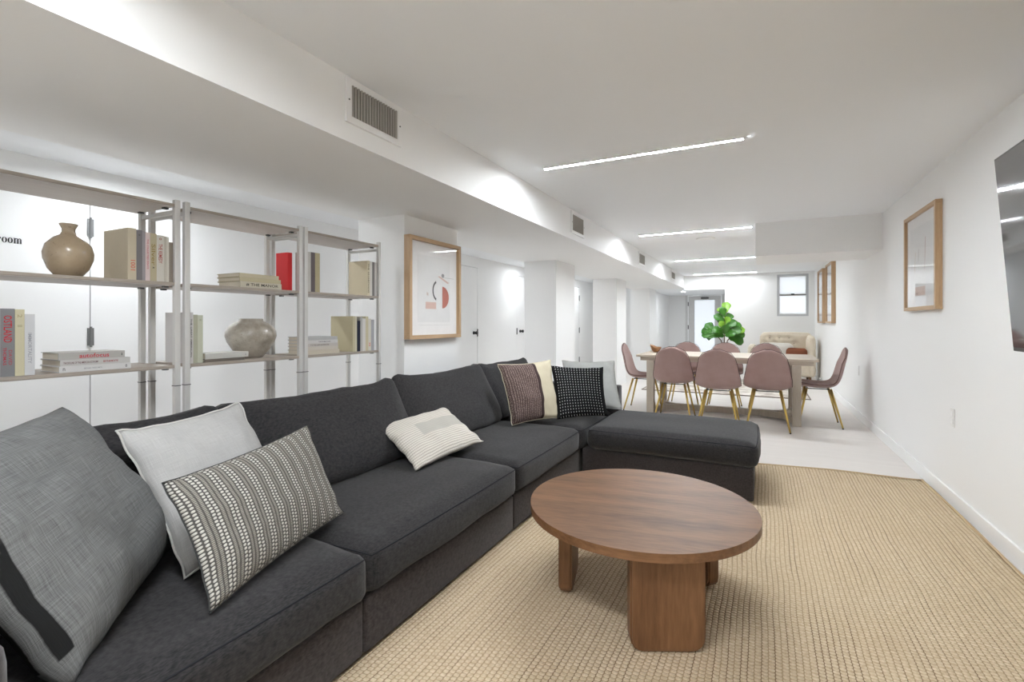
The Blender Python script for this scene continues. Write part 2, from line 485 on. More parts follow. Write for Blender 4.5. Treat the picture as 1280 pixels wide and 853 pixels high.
# window_1 in the back wall
wn = st(obj('window_1', boxes((.306, .905, 12.352, 12.44, 1.335, 1.372), (.306, .905, 12.352, 12.44, 2.218, 2.255), (.306, .345, 12.352, 12.44, 1.372, 2.218), (.866, .905, 12.352, 12.44, 1.372, 2.218)), plain('window_grey', (.50, .51, .53), .5)))
gm = bpy.data.materials['window_grey']
obj('lower_sash', boxes((.345, .866, 12.37, 12.40, 1.372, 1.40), (.345, .866, 12.37, 12.40, 1.775, 1.80), (.345, .362, 12.37, 12.40, 1.40, 1.775), (.849, .866, 12.37, 12.40, 1.40, 1.775)), M['trim'], wn)
obj('upper_sash', boxes((.345, .866, 12.40, 12.425, 1.80, 1.835), (.345, .866, 12.40, 12.425, 2.195, 2.218), (.345, .362, 12.40, 12.425, 1.835, 2.195), (.849, .866, 12.40, 12.425, 1.835, 2.195)), M['trim'], wn)
obj('meeting_rail', boxes((.35, .86, 12.362, 12.37, 1.79, 1.808)), M['tvframe'], wn)
obj('sash_lock', boxes((.58, .64, 12.36, 12.39, 1.808, 1.83)), M['tvframe'], wn)
obj('pane', boxes((.362, .849, 12.383, 12.388, 1.40, 1.775)), M['frost'], wn)
obj('pane', boxes((.362, .849, 12.41, 12.415, 1.835, 2.195)), M['frost'], wn)

# glazed door at the end of the passage
dg = st(obj('door_5', boxes((-1.98, -1.06, 15.67, 15.71, 0, .28), (-1.98, -1.06, 15.67, 15.71, 1.86, 1.985), (-1.98, -1.80, 15.67, 15.71, .28, 1.86), (-1.24, -1.06, 15.67, 15.71, .28, 1.86)), plain('grey_door', (.66, .655, .65), .5)))
obj('pane', boxes((-1.80, -1.24, 15.685, 15.695, .28, 1.86)), M['frost'], dg)
obj('door_closer', boxes((-1.62, -1.40, 15.62, 15.67, 1.90, 1.94)), M['tvframe'], dg)
for z in (1.75, 1.05, .3): obj('hinge', boxes((-2.0, -1.97, 15.64, 15.67, z-.06, z+.06)), M['tvframe'], dg)
st(obj('trim_2', boxes((-2.06, -1.99, 15.63, 15.65, 0, 1.99+.02), (-1.05, -.98, 15.63, 15.65, 0, 1.99+.02)), bpy.data.materials['grey_door']))

# ------------------------------------------------------------------ ceiling strip lights
STL = ['long bright linear ceiling light, nearest of the row', 'bright linear ceiling light beside the end of the dropped bulkhead',
       'short looking linear ceiling light, second from the back wall', 'linear ceiling light right in front of the back wall']
for i, y in enumerate((3.243, 6.30, 9.22, 12.0, .32, -2.6)):
    t = thing('linear_ceiling_light', STL[i] if i < 4 else ('linear ceiling light overhead, behind the nearest one in view' if i == 4 else 'linear ceiling light at the rear end of the room'), 'light', (-.745, y, ZC), 0, 'linear ceiling lights')
    L = .645 if i != 1 else .64
    obj('housing', boxes((-L-.004, L+.004, -.0155, .0155, -.008, -.0005), (-L-.004, L+.004, -.0155, -.0118, -.0125, -.008), (-L-.004, L+.004, .0118, .0155, -.0125, -.008)), M['trim'], t)
    obj('diffuser', box(-L, L, -.0115, .0115, -.0105, -.008, bev=.001), M['strip_dim' if i == 3 else 'strip'], t)
# recessed downlights
for i, (x, y, z) in enumerate([(-3.52, 1.80, ZH), (-3.62, 4.95, ZH), (-3.62, 8.10, ZH), (-3.62, 11.3, ZH), (-3.52, -1.3, ZH), (-1.85, 13.6, ZB)]):
    t = thing('recessed_downlight', ['round downlight in the hall ceiling above the shelves', 'round downlight in the hall ceiling behind the first pier', 'round downlight in the hall ceiling behind the second pier', 'round downlight in the hall ceiling behind the third pier', 'round downlight in the hall ceiling, rear end', 'round downlight in the passage before the glazed door'][i], 'light', (x, y, z), 0, 'recessed downlights')
    obj('trim_ring', lathe([(.062, -.0005), (.062, -.006), (.048, -.009), (.046, -.002)], 28), M['trim'], t, True)
    obj('lens', lathe([(0, -.0035), (.0455, -.0035), (.0455, -.0015), (0, -.0015)], 28), M['down' if i in (0, 4) else 'down_dim'], t)
t = thing('ceiling_speaker', 'flat round white disc set in the ceiling over the dining table', 'speaker', (-.66, 6.93, ZC))
obj('grille', lathe([(0, -.012), (.09, -.012), (.105, -.010), (.105, -.0004), (0, -.0004)], 36), M['trim'], t)
obj('rim', lathe([(.105, -.0004), (.105, -.009), (.118, -.006), (.12, -.0004)], 36), M['white'], t)

# ------------------------------------------------------------------ vents on the beam
M['vent_dark'] = plain('vent_dark', (.04, .038, .035), .9)
M['vent_fin'] = plain('vent_fin', (.42, .40, .37), .5)
for i, (y0, y1, z0, z1) in enumerate([(1.611, 1.985, 2.10, 2.302), (4.514, 4.90, 2.075, 2.290), (7.456, 7.90, 2.075, 2.275), (10.45, 10.92, 2.085, 2.27)]):
    t = thing('air_vent', ['large white air vent with upright fins, nearest on the beam', 'white air vent on the beam above the second pier', 'small looking air vent on the beam above the dining table side', 'farthest air vent on the beam near the back wall'][i], 'vent', (-1.66, y0, z0), 0, 'air vents along the beam')
    W, Hh = y1-y0, z1-z0; fr = .03
    obj('backing', boxes((.0005, .003, fr, W-fr, fr, Hh-fr)), M['vent_dark'], t)
    bm = boxes((0.0005, .012, 0, W, 0, fr), (0.0005, .012, 0, W, Hh-fr, Hh), (0.0005, .012, 0, fr, fr, Hh-fr), (0.0005, .012, W-fr, W, fr, Hh-fr))
    obj('frame', bm, M['trim'], t)
    nf = 17
    fm = None
    for j in range(nf):
        yc = fr+(W-2*fr)*(j+.5)/nf
        if fm is None:
            fo = obj('fin', box(-.0045, .0045, -.0042, .0042, 0, Hh-2*fr), M['vent_fin'], t); fm = fo.data
        else:
            fo = bpy.data.objects.new('fin', fm); col.objects.link(fo); fo.parent = t
        fo.location = (.0085, yc, fr); fo.rotation_euler = (0, 0, .5)
    for yy in (.014, W-.014):
        obj('screw', lathe([(0, .0), (.004, 0), (.004, .002), (0, .003)], 10), M['tvframe'], t, loc=(.0122, yy, Hh*.5)).rotation_euler = (0, PI/2, 0)

# ------------------------------------------------------------------ big rug
RX0, RX1, RY0, RY1 = -1.75, 1.128, -1.2, 4.62
def rug_far(x): return 4.62+.045*math.sin((x+.1)*2.1)-.08*max(0, .5-x)
bm = bmesh.new(); nx, ny = 60, 90; g = []
for j in range(ny+1):
    row = []
    for i in range(nx+1):
        x = RX0+(RX1-.012-RX0)*i/nx; yf = rug_far(x); y = RY0+(yf-RY0)*j/ny
        e = max(0, (x-(RX1-.22))/.22); 
        z = .013+.0022*noise.noise(Vector((x*3, y*3, 0)))+.010*e*e*(.5+.5*math.sin(y*3.1+1.2))
        xx = x - e*e*(.012+.010*math.sin(y*2.4+.4))+(.0 if y < 2 else e*e*.0)
        row.append(bm.verts.new((min(xx, rwx(y)-.045), y, z)))
    g.append(row)
for j in range(ny):
    for i in range(nx): bm.faces.new((g[j][i], g[j][i+1], g[j+1][i+1], g[j+1][i]))
edge = [v_.co.copy() for v_ in g[0][::2]]+[r[-1].co.copy() for r in g[::2]]+[v_.co.copy() for v_ in g[-1][::-2]]
for v_ in [q for q in bm.verts if q.is_boundary]: pass
ret = bmesh.ops.extrude_face_region(bm, geom=bm.faces[:])
for e_ in ret['geom']:
    if isinstance(e_, bmesh.types.BMVert): e_.co.z = .001
rug = thing('woven_rug', 'large chunky woven jute rug under the coffee table', 'rug', (0, 0, 0))
obj('weave', bm, M['rug'], rug, True)
bm = bmesh.new(); tube(bm, [p+Vector((0, 0, .001)) for p in edge], .008, 6)
obj('braided_edge', bm, M['braid'], rug, True)
RZ = .015

# ------------------------------------------------------------------ sectional sofa
sofa = thing('sectional_sofa', 'charcoal fabric sectional sofa with loose back cushions along the shelves', 'sofa', (0, 0, 0))
SX0, SX1 = -2.22, -1.245
def base_box(x0, x1, y0, y1, z0, z1, nm='base', mat='sofa_base', par=None):
    o = obj(nm, box(x0, x1, y0, y1, z0, z1, bev=.014, seg=3), M[mat], par or sofa, True); return o
for (a, b) in ((.12, 1.298), (1.302, 2.463), (2.467, 4.50)):
    base_box(SX0, SX1, a, b, RZ+.010, .225)
base_box(SX0-.10, SX0+.06, .12, 4.50, .03, .62, 'back_frame')
base_box(SX0+.06, -1.15, 4.37, 4.50, .10, .62, 'side_frame')
obj('arm', soft_box(.96, .27, .58, .05, .02, seed=4), M['sofa_base'], sofa, True, (-1.70, .255, .04))
seats = [(.40, 1.298), (1.302, 2.463), (2.467, 3.52), (3.53, 4.36)]
for i, (a, b) in enumerate(seats):
    x1 = -1.215 if i < 3 else -1.20
    L = b-a-.004; Wd = x1+2.20
    o = obj('seat_cushion', soft_box(Wd, L, .165, .040, .030, 18, seed=i+1), M['sofa'], sofa, True, ((x1-2.20)/2, (a+b)/2, .232))
    b2 = bmesh.new(); tube(b2, SEAM, .0028, 5, closed=True); obj('welt', b2, M['welt'], o, True)
# back cushions lean on the frame
def back_cushion(yc, L, lean=.36, seed=0, top=.46, tw=0.0, xo=0.0):
    bm = soft_box(.20, L, top, .045, .012, 16, seed=seed, wob=.013, side=.03)
    for v_ in bm.verts:     # pinched upper corners, slack top edge
        u = v_.co.y/(L/2); k_ = v_.co.z/top
        v_.co.x *= (1-.55*max(0, k_)**1.6)*(1-.35*abs(u)**4*max(0, k_))
        v_.co.z += .030*abs(u)**7*max(0, k_)**3-.012*(1-u*u)*k_
    o = obj('back_cushion', bm, M['sofa'], sofa, True, (-1.88+xo, yc, .405))
    o.rotation_euler = (tw, -lean, 0)
    return o
back_cushion(.72, 1.08, seed=21)
back_cushion(1.80, 1.09, seed=22)
back_cushion(2.89, 1.03, seed=23, top=.47)
back_cushion(3.88, .88, seed=24, top=.465, xo=-.03)
# ottoman / chaise block
ot = thing('ottoman', 'wide charcoal ottoman block at the far end of the sectional', 'ottoman', (0, 0, 0))
base_box(-1.215, -.045, 3.555, 4.355, RZ+.010, .245, 'base', 'sofa_base', ot)
o = obj('seat_cushion', soft_box(1.15, .84, .165, .05, .018, 16, seed=9, wob=.006), M['sofa'], ot, True, (-.595, 3.935, .25))
b2 = bmesh.new(); tube(b2, SEAM, .0028, 5, closed=True); obj('welt', b2, M['welt'], o, True)

# ------------------------------------------------------------------ pillows
def pillow(label, TL, TR, BR, BL, T, mat, n=30, pinch=.07, seed=0, wr=.010, group='scatter cushions on the sofa', piping=None, pw=2.4, prad=.003):
    TL, TR, BR, BL = map(Vector, (TL, TR, BR, BL)); ctr = (TL+TR+BR+BL)/4
    nrm = ((TR-TL).cross(TL-BL)).normalized()
    bm = bmesh.new(); uvl = bm.loops.layers.uv.new('UVMap')
    def P(u, v, sgn):
        a, b = 2*u-1, 2*v-1
        uu = .5+(u-.5)*(1-pinch*(1-b*b)); vv = .5+(v-.5)*(1-pinch*(1-a*a))
        p = (BL*(1-uu)+BR*uu)*(1-vv)+(TL*(1-uu)+TR*uu)*vv
        t = max(0, (1-abs(a)**pw)*(1-abs(b)**pw))**.55*T/2
        wv = noise.noise(Vector((u*4+seed*3.3, v*4, sgn*2)))+.5*noise.noise(Vector((u*9+seed, v*9, sgn*5)))
        cr = (abs(a)*abs(b))**1.5
        wr_ = wr*wv*min(1, t/(T*.12)+.0)+cr*wr*.6*math.sin((a*b)*14+seed)
        return p-ctr+nrm*(sgn*t+wr_)
    F = [[bm.verts.new(P(i/n, j/n, 1)) for i in range(n+1)] for j in range(n+1)]
    B = [[F[j][i] if i in (0, n) or j in (0, n) else bm.verts.new(P(i/n, j/n, -1)) for i in range(n+1)] for j in range(n+1)]
    for G, flip in ((F, 0), (B, 1)):
        for j in range(n):
            for i in range(n):
                q = [(j, i), (j, i+1), (j+1, i+1), (j+1, i)]
                if flip: q = q[::-1]
                f = bm.faces.new([G[a][b] for a, b in q])
                for lp, (a, b) in zip(f.loops, q): lp[uvl].uv = (b/n, a/n)
    rim = [F[0][i].co.copy() for i in range(n)]+[F[j][n].co.copy() for j in range(n)]+[F[n][n-i].co.copy() for i in range(n)]+[F[n-j][0].co.copy() for j in range(n)]
    me = bpy.data.meshes.new('scatter_cushion'); bm.to_mesh(me); bm.free()
    o = link('scatter_cushion', me, mat, None, True, ctr)
    tag(o, label, 'cushion', group)
    if piping:
        b2 = bmesh.new()
        tube(b2, rim, prad, 5, closed=True)
        obj('seam_edge', b2, piping, o, True)
    return o

M['lin_dark'] = m_linen('grey_linen_dark', (.095, .095, .093), (.235, .235, .23))
M['lin_light'] = m_linen('grey_linen_light', (.36, .355, .345), (.50, .495, .485))
M['lin_pale'] = m_linen('grey_cotton_pale', (.34, .345, .33), (.42, .425, .41))
M['seam_pale'] = plain('pale_seam', (.55, .54, .52), .9)
M['seam_dark'] = plain('dark_seam', (.05, .05, .05), .9)
# woven nub pattern
k = NT('woven_nubs', (.3, .3, .28), .95, .1)
U, V, _ = k.xyz(k.coord('UV'))
cu_ = k.math('MULTIPLY', U, 48)
colm = k.math('ABSOLUTE', k.math('SINE', k.math('MULTIPLY', cu_, PI)))
kind = k.remap(k.math('SINE', k.math('MULTIPLY', U, 2*PI*12)), -.1, .1)
rowA = k.math('ABSOLUTE', k.math('SINE', k.math('MULTIPLY', k.math('ADD', k.math('MULTIPLY', V, 36), k.math('MULTIPLY', k.math('FLOOR', cu_), .5)), PI)))
rowB = k.math('ABSOLUTE', k.math('SINE', k.math('MULTIPLY', V, PI*72)))
row = k.math('ADD', k.math('MULTIPLY', rowA, kind), k.math('MULTIPLY', rowB, k.math('SUBTRACT', 1, kind)))
h = k.math('MULTIPLY', k.math('POWER', colm, .8), row)
lt = k.mix(kind, (.34, .32, .28), (.54, .52, .475))
k.color(k.mix(k.remap(h, .28, .62), (.085, .081, .075), lt)); k.bump(h, .7, .004)
M['nubs'] = k.m
# cream knitted
k = NT('cream_knit', (.6, .56, .5), .95, .1)
U, V, _ = k.xyz(k.coord('UV'))
r_ = k.math('ABSOLUTE', k.math('SINE', k.math('MULTIPLY', V, PI*26)))
r2_ = k.math('ABSOLUTE', k.math('SINE', k.math('MULTIPLY', U, PI*52)))
h = k.math('MULTIPLY', r_, k.math('ADD', .6, k.math('MULTIPLY', r2_, .4)))
band = k.math('MULTIPLY', k.remap(V, .42, .44), k.remap(V, .70, .68))
band = k.math('MULTIPLY', band, k.remap(U, .26, .28))
c = k.mix(k.remap(h, .1, .6), (.42, .38, .33), (.68, .64, .58))
c = k.mix(k.math('MULTIPLY', band, .85), c, (.44, .425, .385))
k.color(c); k.bump(k.math('MULTIPLY', h, k.math('SUBTRACT', 1, band)), .6, .004)
M['knit'] = k.m
# maroon and cream
k = NT('maroon_cream', (.2, .1, .1), .9, .1)
U, V, _ = k.xyz(k.coord('UV'))
ru = k.math('ABSOLUTE', k.math('SINE', k.math('MULTIPLY', U, PI*26)))
nz = k.noise(k.coord('UV', (60, 90, 1)), 1, 3, .7)
mo = k.mix(k.math('MULTIPLY', k.remap(nz, .43, .66), k.remap(ru, .3, .8)), (.072, .047, .045), (.40, .31, .275))
mo = k.mix(k.remap(U, .56, .575), mo, (.055, .036, .036))
sd = k.remap(U, .625, .632)
k.color(k.mix(sd, mo, (.55, .495, .37)))
k.bump(k.math('MULTIPLY', ru, k.math('SUBTRACT', 1, sd)), .5, .003)
M['maroon'] = k.m
# black with white dashes
k = NT('black_dashes', (.02, .02, .02), .9, .1)
U, V, _ = k.xyz(k.coord('UV'))
cu_ = k.math('MULTIPLY', U, 19)
cm = k.math('ABSOLUTE', k.math('SUBTRACT', k.math('FRACT', cu_), .5))
rm = k.math('FRACT', k.math('MULTIPLY', V, 19))
dash = k.math('MULTIPLY', k.remap(cm, .13, .08), k.math('MULTIPLY', k.remap(rm, .10, .2), k.remap(rm, .60, .50)))
inn = k.math('MULTIPLY', k.remap(U, .035, .045), k.remap(U, .965, .955))
k.color(k.mix(k.math('MULTIPLY', dash, inn), (.010, .010, .011), (.50, .50, .49)))
k.bump(dash, .6, .003)
M['dashes'] = k.m
# two-tone dark linen with a black stripe near one side
k = NT('linen_stripe', (.1, .1, .1), .92, .12)
U, V, _ = k.xyz(k.coord('UV'))
a = k.noise(k.coord('UV', (7, 300, 1)), 1, 2, .65); b = k.noise(k.coord('UV', (300, 7, 1)), 1, 2, .65)
f = k.math('ADD', k.math('MULTIPLY', k.remap(a, .35, .72), .5), k.math('MULTIPLY', k.remap(b, .35, .72), .5))
c = k.mix(f, (.085, .086, .085), (.225, .228, .225))
c = k.mix(k.math('MULTIPLY', k.math('MULTIPLY', k.remap(U, .018, .022), k.remap(U, .062, .058)), k.remap(V, .10, .105)), c, (.015, .015, .015))
k.color(c); k.bump(f, .35, .0015)
M['lin_stripe'] = k.m

pillow('big dark grey linen cushion in the nearest corner of the sofa', (-1.60, .30, .90), (-2.0, .74, .925), (-1.76, .965, .47), (-1.33, .50, .40), .20, M['lin_stripe'], seed=1, pinch=.03, pw=3.2, wr=.016)
pillow('light grey linen cushion with a frayed edge behind the woven lumbar cushion', (-1.865, .83, .845), (-1.94, 1.30, .865), (-1.62, 1.36, .44), (-1.545, .865, .43), .14, M['lin_light'], seed=2, piping=M['seam_pale'], wr=.014, prad=.004)
pillow('black and white woven lumbar cushion leaning on the light grey cushion', (-1.507, .78, .745), (-1.67, 1.417, .775), (-1.481, 1.43, .44), (-1.296, .79, .432), .14, M['nubs'], seed=3, piping=M['seam_dark'], wr=.006, prad=.0022, n=40)
pillow('cream knitted lumbar cushion with a grey band, lying at the middle back cushions', (-1.90, 2.07, .625), (-1.875, 2.70, .635), (-1.556, 2.664, .45), (-1.577, 2.01, .44), .12, M['knit'], seed=4, n=36)
pillow('maroon ribbed cushion with a cream side at the sofa corner', (-1.76, 3.22, .885), (-1.545, 3.73, .89), (-1.42, 3.61, .445), (-1.635, 3.21, .44), .13, M['maroon'], seed=5, piping=M['cream'], n=32)
pillow('black cushion with rows of white dashes', (-1.55, 3.74, .845), (-1.13, 3.83, .84), (-1.10, 3.86, .445), (-1.42, 3.56, .44), .13, M['dashes'], seed=6, n=32)
pillow('plain pale grey cushion behind the black dashed one', (-1.60, 4.13, .855), (-1.185, 4.36, .85), (-1.07, 4.18, .45), (-1.50, 3.97, .44), .12, M['lin_pale'], seed=8, piping=M['lin_pale'])

# ------------------------------------------------------------------ coffee table
ct = thing('coffee_table', 'round walnut coffee table on three slab legs on the jute rug', 'table', (-.482, 2.195, RZ), math.radians(10))
def oval(a, b, n=72): return [(a*math.cos(2*PI*i/n), b*math.sin(2*PI*i/n)) for i in range(n)]
CT = .387
obj('tabletop', prism(oval(.484, .492), CT-.034, CT, .0155, 5), M['walnut'], ct)
for ang, rad, wdt in ((286, .392, .27), (183, .315, .27), (37, .305, .24)):
    a = math.radians(ang); t_ = .058
    # slab with rounded lower corners, drawn in its own plane
    Hh = CT-.034; R = .05; pts = [(-wdt/2, Hh), (wdt/2, Hh)]
    for q in range(5):
        f = q/4*PI/2; pts.append((wdt/2-R+R*math.cos(f), R-R*math.sin(f)))
    for q in range(5):
        f = q/4*PI/2; pts.append((-wdt/2+R-R*math.sin(f), R-R*math.cos(f)))
    bm = bmesh.new()
    A = [bm.verts.new((p[0], -t_/2, p[1])) for p in pts]; B = [bm.verts.new((p[0], t_/2, p[1])) for p in pts]
    n = len(pts); bm.faces.new(A); bm.faces.new(B[::-1])
    for i in range(n): bm.faces.new((A[i], B[i], B[(i+1) % n], A[(i+1) % n]))
    es = [e for e in bm.edges if abs(e.verts[0].co.y-e.verts[1].co.y) < 1e-6]
    bmesh.ops.bevel(bm, geom=es, offset=.007, segments=3, affect='EDGES', clamp_overlap=True)
    o = obj('leg', bm, M['walnut_leg'], ct, False, (rad*math.cos(a), rad*math.sin(a), 0))
    o.rotation_euler = (0, 0, a+PI/2)

# ------------------------------------------------------------------ shelving units
UX0, UX1 = -2.715, -2.40
SH = (1.745, 1.383, 1.003, .623, .243)
units = [(.655, 1.325), (1.345, 2.005), (2.018, 2.668)]
ULAB = ['left open shelving unit with the tan vase, metal posts and wood shelves', 'middle open shelving unit with the round grey vase', 'right open shelving unit beside the pier with the framed print']
for i, (a, b) in enumerate(units):
    t = thing('shelving_unit', ULAB[i], 'shelf', (UX0, a, 0), 0, 'open metal shelving units')
    W = b-a; D = UX1-UX0
    for (x, y) in ((0, 0), (D-.024, 0), (0, W-.024), (D-.024, W-.024)):
        p = obj('post', box(x, x+.024, y, y+.024, .012, SH[0]+.02, bev=.002, seg=1), M['post'], t)
        bm = boxes((x-.0012, x+.0252, y-.0012, y+.0252, .905, .909))
        obj('joint', bm, M['tvframe'], p)
        obj('foot', lathe([(0, 0), (.010, 0), (.010, .012), (0, .012)], 10), M['black'], p, loc=(x+.012, y+.012, 0))
    for y in (0, W-.024):
        for z in (SH[0]-.035, .06):
            obj('cross_bar', boxes((.024, D-.024, y+.004, y+.020, z-.008, z+.008)), M['post'], t)
    for z in SH:
        s_ = obj('shelf', box(.003, D-.003, .024, W-.024, z-.014, z, bev=.0015, seg=1), M['shelfwood'], t)
        bm = boxes((.006, D-.006, .026, W-.026, z-.016, z-.0142))
        obj('underside', bm, M['shelfunder'], s_)
        for x in (.05, D-.06): obj('shelf_pin', boxes((x, x+.02, W-.05, W-.03, z-.024, z-.0162), (x, x+.02, .03, .05, z-.024, z-.0162)), M['tvframe'], s_)

# ------------------------------------------------------------------ vases
t = tag(obj('vase', lathe([(0, 0), (.035, 0), (.043, .004), (.066, .035), (.080, .075), (.082, .10), (.074, .133), (.050, .162), (.028, .175), (.0215, .188), (.022, .20), (.031, .219), (.029, .221), (.019, .20), (.017, .185), (0, .18)], 48), M['vase_tan'], None, True, (-2.545, .968, SH[1]+.001)), 'tan glazed round vase with a narrow flared neck, on the left shelving', 'vase')
bm = lathe([(0, 0), (.058, 0), (.064, .006), (.095, .045), (.119, .085), (.130, .118), (.128, .145), (.112, .172), (.084, .193), (.063, .201), (.061, .214), (.056, .216), (.052, .20), (0, .19)], 48)
o = tag(obj('vase', bm, M['vase_grey'], None, True, (-2.555, 1.785, SH[2]+.001)), 'wide grey glazed moon-shaped vase on the middle shelving', 'vase')

# ------------------------------------------------------------------ books
BC = {}
def colmat(c, r=.6):
    key = tuple(round(x, 3) for x in c)
    if key not in BC: BC[key] = plain('book_cloth', c, r, .3)
    return BC[key]
def book(label, y, z, t, h, d, c, text=None, tc=(.1, .1, .1), flat=False, x=-2.415, group=None, rz=0, lean=0, tl=.7, th=.6, pos=.5, texts=None):
    T = thing('book', label, 'book', (x, y, z), 0, group)
    bm = boxes((-.0035, 0, -t/2, t/2, 0, h), (-d, -.0035, -t/2, -t/2+.0025, 0, h), (-d, -.0035, t/2-.0025, t/2, 0, h))
    obj('cover', bm, colmat(c), T)
    obj('page_block', boxes((-d+.005, -.0036, -t/2+.0026, t/2-.0026, .004, h-.004)), M['pages'], T)
    for (s, tcc, ll, hh, pp, off) in (texts or ([(text, tc, tl, th, pos, 0)] if text else [])):
        me = text_mesh(s, h*ll, t*hh, bold=.012)
        o = link('lettering', me, colmat(tcc), T)
        frame_mat(o, (.0006, off*t, h*(1-pp)), (0, 0, -1), (0, 1, 0))
    if flat: T.rotation_euler = (PI/2, 0, 0); T.rotation_euler = Matrix.Rotation(rz, 3, 'Z').to_4x4().to_3x3().__matmul__(Matrix.Rotation(PI/2, 3, 'X')).to_euler()
    else: T.rotation_euler = (lean, 0, rz)
    return T
G1 = 'books standing on the upper left shelf'; Z1 = SH[1]+.001; Z2 = SH[2]+.001
row = [(.032, .222, .20, (.50, .44, .33), 'thick beige book with red print, left end of the row beside the tan vase', [('1001', (.55, .12, .08), .2, .55, .72, .1)]),
       (.022, .218, .17, (.17, .16, .165), 'dark grey book right of the thick beige one', [('o', (.03, .03, .03), .03, .3, .1, 0)]),
       (.012, .215, .17, (.30, .28, .29), 'slim mid grey book between the dark grey and the pink ones', None),
       (.018, .213, .17, (.60, .50, .49), 'pale pink book with red lettering', [('THE COLLECTED ESSAYS', (.5, .06, .1), .62, .35, .45, 0)]),
       (.026, .212, .17, (.42, .37, .25), 'olive beige book with gold script', [('Silver', (.28, .20, .07), .45, .6, .45, 0), ('x', (.02, .02, .02), .04, .3, .72, 0)]),
       (.030, .208, .17, (.55, .53, .48), 'off-white book titled THE REMEDY', [('THE REMEDY', (.35, .06, .05), .42, .5, .40, 0), ('o', (.25, .05, .03), .05, .35, .08, 0)]),
       (.010, .206, .16, (.45, .42, .36), 'slim beige paperback next to the off-white book', None),
       (.010, .205, .16, (.56, .53, .47), 'slim cream paperback near the right end of the upper left row', None),
       (.016, .183, .15, (.25, .215, .18), 'short brown-grey book against the shelf post', None)]
y = 1.147
row_end = 1.30
tot = sum(r[0] for r in row); y = row_end-tot-.0005*len(row)
for (t_, h_, d_, c_, lab, tx) in row:
    book(lab, y+t_/2, Z1, t_, h_, d_, c_, group=G1, texts=tx); y += t_+.0005
G2 = 'books standing on the lower left shelf'
y = .690
for (t_, h_, d_, c_, lab, tx) in [
    (.036, .244, .18, (.30, .29, .28), 'grey book at the left picture edge', None),
    (.037, .245, .18, (.20, .20, .205), 'grey book with bold red OSTLAND lettering', [('OSTLAND', (.45, .02, .03), .40, .6, .30, 0), ('DAVID', (.35, .06, .08), .22, .26, .72, .18), ('THOMAS', (.40, .03, .05), .26, .26, .70, -.22)]),
    (.026, .243, .18, (.52, .48, .33), 'pale yellow book between the OSTLAND and white ones', [('2', (.35, .3, .18), .05, .5, .1, 0), ('III', (.3, .26, .16), .03, .5, .25, 0)]),
    (.028, .226, .17, (.55, .55, .56), 'white-grey book titled IMMORTALITY', [('IMMORTALITY', (.30, .30, .33), .50, .38, .56, 0)])]:
    book(lab, y+t_/2, Z2, t_, h_, d_, c_, group=G2, texts=tx); y += t_+.0006
G3 = 'flat stack of books on the lower left shelf'
z = Z2
for (t_, y0, h_, d_, c_, lab, tx, x_) in [
    (.0235, .888, .240, .165, (.60, .59, .58), 'white book at the bottom of the left flat stack', [('n', (.1, .1, .1), .03, .5, .06, 0), ('MICHAEL FARRIS SMITH', (.3, .3, .32), .25, .25, .45, 0), ('o', (.05, .05, .05), .03, .5, .93, 0)], -2.410),
    (.0235, .892, .235, .17, (.50, .49, .47), 'light grey book titled THE DECLINE OF THE AMERICAN ECONOMY', [('THE DECLINE OF THE AMERICAN ECONOMY', (.10, .02, .03), .48, .35, .28, 0), ('BERTRAM MONTRE', (.30, .03, .04), .22, .35, .70, 0)], -2.412),
    (.0285, .886, .221, .15, (.40, .385, .36), 'grey book with red autofocus script on top of the left stack', [('autofocus', (.50, .02, .04), .45, .6, .52, .0), ('i', (.1, .1, .1), .02, .4, .95, 0)], -2.412)]:
    book(lab, y0+h_, z+t_/2, t_, h_, d_, c_, flat=True, x=x_, group=G3, texts=tx); z += t_+.0006
# middle unit, lower: three standing, two flat
y = 1.372
for (t_, h_, d_, c_, lab, tx) in [
    (.018, .243, .20, (.56, .54, .53), 'pale grey book with black title standing left on the middle shelving', [('THE GREAT AMERICAN', (.04, .04, .04), .75, .4, .5, 0)]),
    (.020, .232, .18, (.40, .40, .31), 'grey-green book, left of two alike', None),
    (.024, .230, .18, (.47, .48, .38), 'pale green book, right of two alike', [('III', (.25, .27, .2), .03, .4, .1, 0)])]:
    book(lab, y+t_/2, Z2, t_, h_, d_, c_, group='books standing on the lower middle shelf', texts=tx); y += t_+.0006
z = Z2
for (t_, y0, h_, c_, lab, tx) in [(.014, 1.445, .205, (.14, .12, .10), 'thin dark book under the grey one beside the grey vase', None),
                              (.028, 1.447, .225, (.50, .49, .46), 'grey book lying flat beside the grey vase', [('o', (.2, .2, .2), .03, .4, .93, 0)])]:
    book(lab, y0+h_, z+t_/2, t_, h_, .13, c_, flat=True, group='flat books beside the grey vase', texts=tx); z += t_+.0006
z = Z1
for (t_, y0, h_, c_, lab, tx) in [(.030, 1.625, .245, (.52, .48, .39), 'cream book titled THE MANOR at the bottom of its stack', [('# THE MANOR', (.03, .03, .03), .78, .55, .52, 0)]),
                              (.022, 1.622, .243, (.46, .41, .27), 'beige book in the middle of the stack on the upper middle shelf', None),
                              (.020, 1.620, .232, (.50, .45, .32), 'beige book on top of the stack on the upper middle shelf', None)]:
    book(lab, y0+h_, z+t_/2, t_, h_, .19, c_, flat=True, group='stack of beige books on the upper middle shelf', texts=tx, x=-2.412); z += t_+.0006
book('bright red book standing at the right end of the upper middle shelf', 1.955, Z1, .030, .222, .10, (.62, .03, .035), x=-2.45, group=None)
